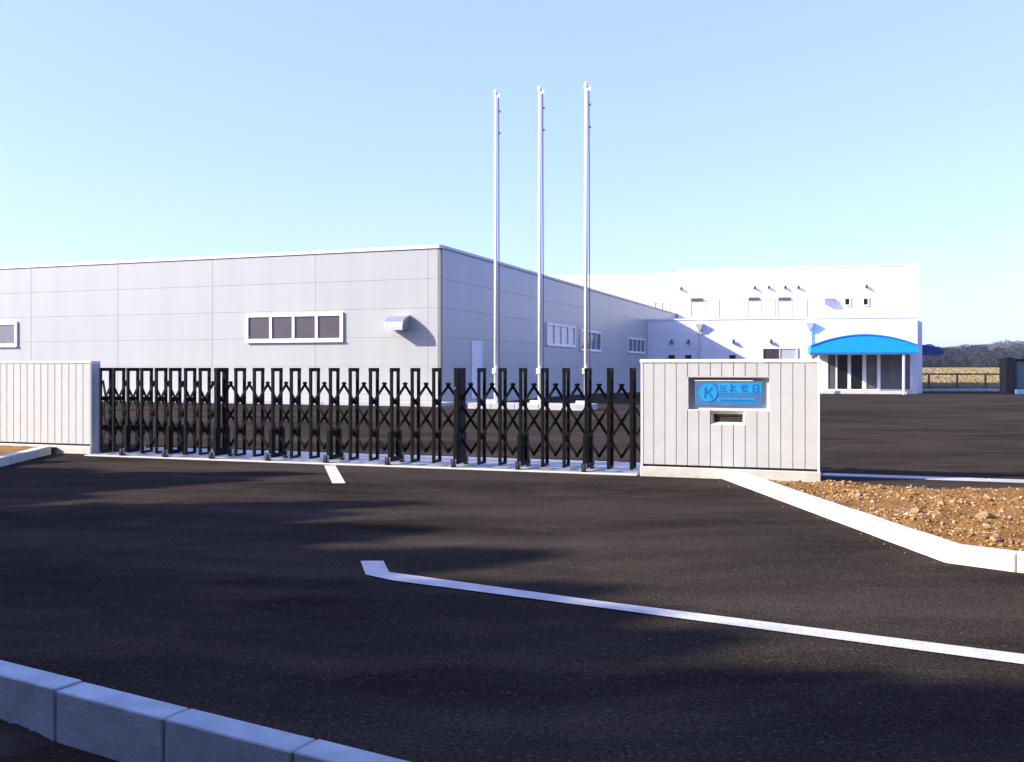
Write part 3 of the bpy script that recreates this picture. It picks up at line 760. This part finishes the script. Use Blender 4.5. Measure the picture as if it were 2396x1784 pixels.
# vent hood upper right
t_, Y_ = off_t(1940, UY); zh = zat(708, Y_)
bm = bmesh.new()
pr = [(0, zh + .35), (-.18, zh + .30), (-.32, zh + .05), (-.34, zh - .22), (0, zh - .12)]
a0 = [bm.verts.new((t_ - .35, UY + y, z)) for y, z in pr]; a1 = [bm.verts.new((t_ + .35, UY + y, z)) for y, z in pr]
for i in range(5): bm.faces.new((a0[i], a0[(i + 1) % 5], a1[(i + 1) % 5], a1[i]))
bm.faces.new(a0); bm.faces.new(a1[::-1]); obj('vent_hood', bm, M['steel'], of)
# downpipes with hopper heads
for xp in (1636, 1894):
    t_, Y_ = off_t(xp, 0.0)
    bm = bmesh.new(); cyl(bm, (0, -0.12, GB), (0, -0.12, GT - 0.7), 0.05, n=10)
    dp = obj('downpipe', bm, M['pipe'], of, (t_, 0, 0))
    bm = bmesh.new()
    v0 = [bm.verts.new(p) for p in ((-.09, -.24, GT - .72), (.09, -.24, GT - .72), (.09, -.04, GT - .72), (-.09, -.04, GT - .72))]
    v1 = [bm.verts.new(p) for p in ((-.24, -.34, GT - .32), (.24, -.34, GT - .32), (.24, -.01, GT - .32), (-.24, -.01, GT - .32))]
    for i in range(4): bm.faces.new((v0[i], v0[(i + 1) % 4], v1[(i + 1) % 4], v1[i]))
    bm.faces.new(v0[::-1]); bm.faces.new(v1); bx(bm, -.25, .25, -.35, -.01, GT - .319, GT - .22); obj('hopper', bm, M['pipe'], dp)
# entrance: step, glazed screen, columns, canopy
CP = 2.2
(ca, Ya), (cb, Yb) = off_t(1897, -CP), off_t(2149, -CP); Ym = (Ya + Yb) / 2
zb, ze, zp = zat(826, Ym), zat(809, Ym), zat(783, Ym)
ef = box('entrance_step', (ca + 0.7, cb - 0.55, -1.5, -0.045, GB, -0.14), M['concrete'], of, bev=.01)
nA = 26
def arch(x):
    s_ = (x - ca) / (cb - ca) * 2 - 1; return ze + (zp - ze) * (1 - s_ * s_)
bm = bmesh.new(); fr, bk = [], []
for i in range(nA + 1):
    x = ca + (cb - ca) * i / nA
    fr.append((bm.verts.new((x, -CP, zb)), bm.verts.new((x, -CP, arch(x))))); bk.append(bm.verts.new((x, -0.005, arch(x) + 0.0)))
for i in range(nA):
    bm.faces.new((fr[i][0], fr[i + 1][0], fr[i + 1][1], fr[i][1])); bm.faces.new((fr[i][1], fr[i + 1][1], bk[i + 1], bk[i]))
for i in (0, nA):
    q = bm.verts.new((ca + (cb - ca) * i / nA, -0.005, zb)); bm.faces.new((fr[i][0], fr[i][1], bk[i], q))
cn = obj('canopy', bm, M['blue'], of)
bm = bmesh.new()
for i in range(nA):
    x0_, x1_ = ca + (cb - ca) * i / nA, ca + (cb - ca) * (i + 1) / nA
    strip(bm, (x0_, -CP - 0.02, arch(x0_) - .02), (x1_, -CP - 0.02, arch(x1_) - .02), 0.09, 0.05)
bx(bm, ca, cb, -CP - 0.03, -CP - 0.002, zb - 0.05, zb + 0.05); obj('canopy_hem', bm, M['blue_trim'], cn)
box('canopy_soffit', (ca + .02, cb - .02, -CP + .02, -0.006, zb + .06, zb + .09), M['trim'], cn)
for xp in (1916, 2115):
    t_, Y_ = off_t(xp, -CP + 0.15)
    bm = bmesh.new(); cyl(bm, (t_, -CP + .15, GB), (t_, -CP + .15, zb + .06), 0.075, n=14); obj('canopy_column', bm, M['trim'], cn)
# entrance screen
es_ = obj('entrance_screen', bpy.data.meshes.new('entrance_screen'), None, of); bm = bmesh.new()
edges = [1935, 1957, 1987, 2022, 2056, 2112, 2133]
te_ = [off_t(x, -.06)[0] for x in edges]; z0, z1 = -0.12, zb - 0.02
widths = [.06, .05, .1, .12, .1, .06, .1]
for t_, w_ in zip(te_, widths): bx(bm, t_ - w_, t_ + w_, -.12, -.006, z0, z1)
bx(bm, te_[0], te_[-1], -.115, -.006, z1 - .08, z1 - .001); bx(bm, te_[0], te_[-1], -.115, -.006, z0 + .001, z0 + .07)
bm.to_mesh(es_.data); bm.free(); es_.data.materials.append(M['frame'])
for i, mm in enumerate(('pane_mid', 'pane_dark', 'pane_dark', 'pane_mid', 'pane_mid', 'pane_mid')):
    box('pane', (te_[i] + widths[i] + .002, te_[i + 1] - widths[i + 1] - .002, -.06, -.048, z0 + .072, z1 - .082), M[mm], es_)
# side canopy on the right end
ax = te; 
(sa, Ysa), (sb, Ysb) = off_t(2150, UY - 2.2), off_t(2208, UY - 2.2)
bm = bmesh.new(); prof = []
zt_, zb_ = zat(807, Ysa), zat(830, Ysa)
for i in range(9):
    q = i / 8; prof.append((sa + (sb - sa) * q, zb_ + .25 + (zt_ - zb_ - .25) * math.sqrt(max(0, 1 - q ** 1.7))))
prof += [(sb, zb_), (sa, zb_)]
v0 = [bm.verts.new((x, UY - 2.2, z)) for x, z in prof]; v1 = [bm.verts.new((x, UY + 2.0, z)) for x, z in prof]
for i in range(len(prof)): bm.faces.new((v0[i], v0[(i + 1) % len(prof)], v1[(i + 1) % len(prof)], v1[i]))
bm.faces.new(v0); bm.faces.new(v1[::-1]); obj('side_canopy', bm, M['blue_canvas_shaded'], of)

# ------------------------------------------------------------------ far right: fence, shed
fy = 69.0
fe = empty('rail_fence', (px(2150) * fy, fy, -0.35), math.radians(-4)); tag(fe, 'low brown post and rail fence in front of the dry field', 'fence')
for i, xp in enumerate((2110, 2173, 2237, 2301, 2365, 2430)):
    x = (px(xp) - px(2150)) * fy; box('post', (x - .06, x + .06, -.06, .06, 0, 1.30), M['wood'], fe, bev=.01)
    if i: box('rail', (xl + .061, x - .061, -.03, .03, 1.18, 1.30), M['wood'], fe, bev=.008)
    xl = x
tag(box('field_kerb', (px(2150) * 66, px(2480) * 66, 67.2, 67.5, -.5, -.14), M['oldconc'], bev=.01), kind='structure')
sh = empty('shed', (px(2353) * 60, 60.0, -0.33), math.radians(-8)); tag(sh, 'dark navy glazed shed cut off by the right edge of the picture', 'shed')
box('corner_post', (0, .55, 0, .3, 0, 2.35), M['shed'], sh, bev=.02)
box('body', (.55, 4.2, .12, 2.6, 0, 2.2), M['shed'], sh)
box('roof', (.5, 4.4, -.05, 2.8, 2.202, 2.28), M['shed'], sh, bev=.02)
for i in range(4): box('pane', (.62 + i * .9, 1.46 + i * .9, .09, .118, .36, 2.1), M['shedglass'], sh)
box('base_panel', (.56, 4.2, -.25, .08, .02, .32), M['shedblue'], sh, bev=.01)

# ------------------------------------------------------------------ vegetation
def leaf_mesh(name, P, S, material, flat=0.0):
    n_ = len(P); a_ = np.random.normal(size=(n_, 3)); a_ /= np.linalg.norm(a_, axis=1, keepdims=True)
    b_ = np.random.normal(size=(n_, 3)); b_ -= (a_ * b_).sum(1, keepdims=True) * a_; b_ /= np.linalg.norm(b_, axis=1, keepdims=True)
    a_ *= S[:, None]; b_ *= S[:, None] * 0.6
    V = np.stack([P - a_, P - b_ * .9, P + a_, P + b_], 1).reshape(-1, 3)
    me = bpy.data.meshes.new(name); me.vertices.add(len(V)); me.vertices.foreach_set('co', V.ravel())
    me.loops.add(n_ * 4); me.loops.foreach_set('vertex_index', np.arange(n_ * 4)); me.polygons.add(n_)
    me.polygons.foreach_set('loop_start', np.arange(n_) * 4); me.polygons.foreach_set('loop_total', np.full(n_, 4))
    me.update(calc_edges=True); me.validate(); me.materials.append(material)
    return me

# cedars standing off to the left; they throw the long shade over the drive
def cedar(x, y, h, r, label, n_=5200, group='evergreens left of the drive'):
    t = empty('cedar_tree', (x, y, 0)); tag(t, label, 'tree', group)
    bm = bmesh.new(); cyl(bm, (0, 0, -.3), (0, 0, h * .95), h * .022, h * .004, n=10)
    for i in range(26):
        z = h * random.uniform(.12, .9); a_ = random.uniform(0, 6.28); l = r * (1 - z / h) * .9 + .1
        cyl(bm, (0, 0, z), (l * math.cos(a_), l * math.sin(a_), z - .1 * l), .04, .012, n=5)
    obj('trunk', bm, M['bark'], t)
    q = np.random.uniform(0.0, 1, n_) ** 0.85; z = h * (0.05 + 0.95 * q)
    a_ = np.random.uniform(0, 6.283, n_)
    env = r * np.clip(1 - q ** 6, 0.02, 1) ** 0.6 * (0.85 + 0.15 * np.sin(3 * a_ + q * 11))
    rad = env * np.sqrt(np.random.uniform(0.0, 1, n_))
    P = np.stack([rad * np.cos(a_), rad * np.sin(a_), z - 0.10 * rad], 1)
    obj('crown', leaf_mesh('crown', P, np.random.uniform(.14, .30, n_), M['cedar']), None, t)
sh_d = Vector((-SUN.x, -SUN.y)).normalized(); sh_k = SUN.z / math.hypot(SUN.x, SUN.y)
# (where the crown's shade ends on the drive, distance to the tree's foot along the light, crown radius)
tips = [(-3.0, 12.7, .85), (-1.3, 9.95, .7), (-7.2, 14.2, .8), (-4.4, 11.5, 1.1), (-3.7, 12.0, .9), (-2.9, 9.3, 1.2), (-1.9, 9.2, 1.0), (-4.9, 10.4, 1.2), (-6.0, 13.0, 1.1), (-1.0, 8.3, 1.2), (0.0, 7.2, 1.1), (0.4, 6.1, .9), (1.0, 5.0, .7), (0.6, 5.5, .7), (2.3, 4.1, .8), (1.5, 4.3, .8), (3.8, 3.2, .9), (3.0, 3.6, .9), (4.6, 2.6, 1.0), (4.8, 2.0, 2.0), (5, 0.0, 2.2), (5, -2.5, 2.3), (5, -5.0, 2.3)]
for i, (tx, ty, r_) in enumerate(tips):
    for back in ((0,) if i < 3 else (0, 3.2)):
        L_ = 20.5 + tx + random.uniform(-.5, .5) + back - 0.5 * r_
        h_ = (L_ - (1.0 if back else 0.0)) * sh_k
        q_ = Vector((tx, ty)) - sh_d * L_ + Vector((0, random.uniform(-.35, .1) if back else 0))
        cedar(q_.x, q_.y, h_, r_ * (1.25 if back else 1), label='dark evergreen outside the picture to the left of the drive', n_=2400 if i < 2 else 6000)

for i in range(12):      # unseen trees added behind the camera to cut sky light on the foreground
    cedar(-17 + i * 3.3 + random.uniform(-.6, .6), -6.2 - random.uniform(0, 1.5) - 0.15 * i, random.uniform(16, 19), 2.8, label='unseen evergreen added behind the viewer to block sky light', n_=6000, group='evergreens added behind the viewer to block sky light')
for i in range(5):       # more unseen trees, added on the right to darken the foreground
    cedar(13.5 + random.uniform(-.6, .6) + i * .3, -6.0 + i * 2.7, random.uniform(12, 15), 2.4, label='unseen evergreen added on the right to block sky light', n_=6000, group='evergreens added on the right to block sky light')

# dry grass on the field
n_ = 60000
Yg = 70.5 + 85 * np.random.uniform(0, 1, n_) ** 1.7; Xg = Yg * np.random.uniform(px(2080), px(2560), n_)
Zg = np.array([g_ter(a_, b_) for a_, b_ in zip(Xg, Yg)])
P = np.stack([Xg, Yg, Zg + .12], 1)
tag(obj('dry_grass', leaf_mesh('dry_grass', P, np.random.uniform(.08, .2, n_), M['grass'])), 'straw-coloured dry grass covering the field behind the rail fence', 'grass', kind='stuff')

# far woodland edge and wooded hill
PP, SS_ = [], []
def wtree(x, y, z, h, r, m_):
    q = np.random.uniform(0, 1, m_); a_ = np.random.uniform(0, 6.283, m_); env = np.sqrt(np.clip(1 - (2 * q - 1) ** 2, 0, 1)) * r
    rr = env * np.random.uniform(.45, 1.0, m_) * (1 + .25 * np.sin(3 * a_ + q * 9))
    PP.append(np.stack([x + rr * np.cos(a_), y + rr * np.sin(a_), z + h * (0.04 + .96 * q)], 1)); SS_.append(np.random.uniform(.14, .36, m_))
for i in range(170):
    y = random.uniform(225, 290); xp = random.uniform(2090, 2620); x = px(xp) * y
    ht_ = (858 - (806 + 5 * math.sin(xp * .06) + 7 * ss(2225, 2262, xp) * (1 - ss(2262, 2290, xp)))) / F * y + 1.45 - 1.3
    wtree(x, y, 1.0, ht_ * random.uniform(.62, 1.0), random.uniform(1.8, 3.6), 620)
tag(obj('woodland', leaf_mesh('woodland', np.concatenate(PP), np.concatenate(SS_), M['wood_leaf'])), 'dark wood, tinted blue for haze, along the far edge of the field', 'woodland', kind='stuff')
def hill_h(x, y):
    xp = x / 620 * F + W / 2 if False else x / max(y, 1) * F + W / 2
    return 0
def g_hill(x, y):
    c_ = x / 560 * F + W / 2
    e_ = 7 + 7.0 * ss(2230, 2310, c_) + 2.0 * ss(2330, 2420, c_) + 8 * ss(2420, 2900, c_) + 1.2 * math.sin(c_ * .05) - 12 * (1 - ss(1900, 2240, c_))
    return -2 + max(0, e_) * ss(430, 560, y) * (1 - 0.4 * ss(600, 900, y))
hx = list(np.arange(120, 720, 10)); hy = list(np.arange(425, 905, 12))
tag(grid('hill', hx, hy, g_hill, M['hillground']), kind='structure')
n_ = 150000
Xh = np.random.uniform(170, 460, n_); Yh = np.random.uniform(440, 600, n_)
Zh = np.array([g_hill(a_, b_) + 2.8 * max(0, mn.noise((a_ * .11, b_ * .11, 0)) + .45) * random.random() for a_, b_ in zip(Xh, Yh)])
tag(obj('hill_wood', leaf_mesh('hill_wood', np.stack([Xh, Yh, Zh], 1), np.random.uniform(.3, .7, n_), M['hill_leaf'])), 'purple-brown leafless wood covering the distant hill', 'woodland', kind='stuff')

# ------------------------------------------------------------------ air
hz = bpy.data.materials.new('haze'); hz.use_nodes = True; nt = hz.node_tree; nt.nodes.clear()
vo_ = nt.nodes.new('ShaderNodeVolumePrincipled'); mo_ = nt.nodes.new('ShaderNodeOutputMaterial')
vo_.inputs['Color'].default_value = (0.72, 0.82, 1.0, 1); vo_.inputs['Density'].default_value = 0.00022; vo_.inputs['Anisotropy'].default_value = 0.0
nt.links.new(vo_.outputs[0], mo_.inputs['Volume'])
tag(box('haze', (-1600, 1600, -800, 1900, -4, 24), hz), kind='stuff')
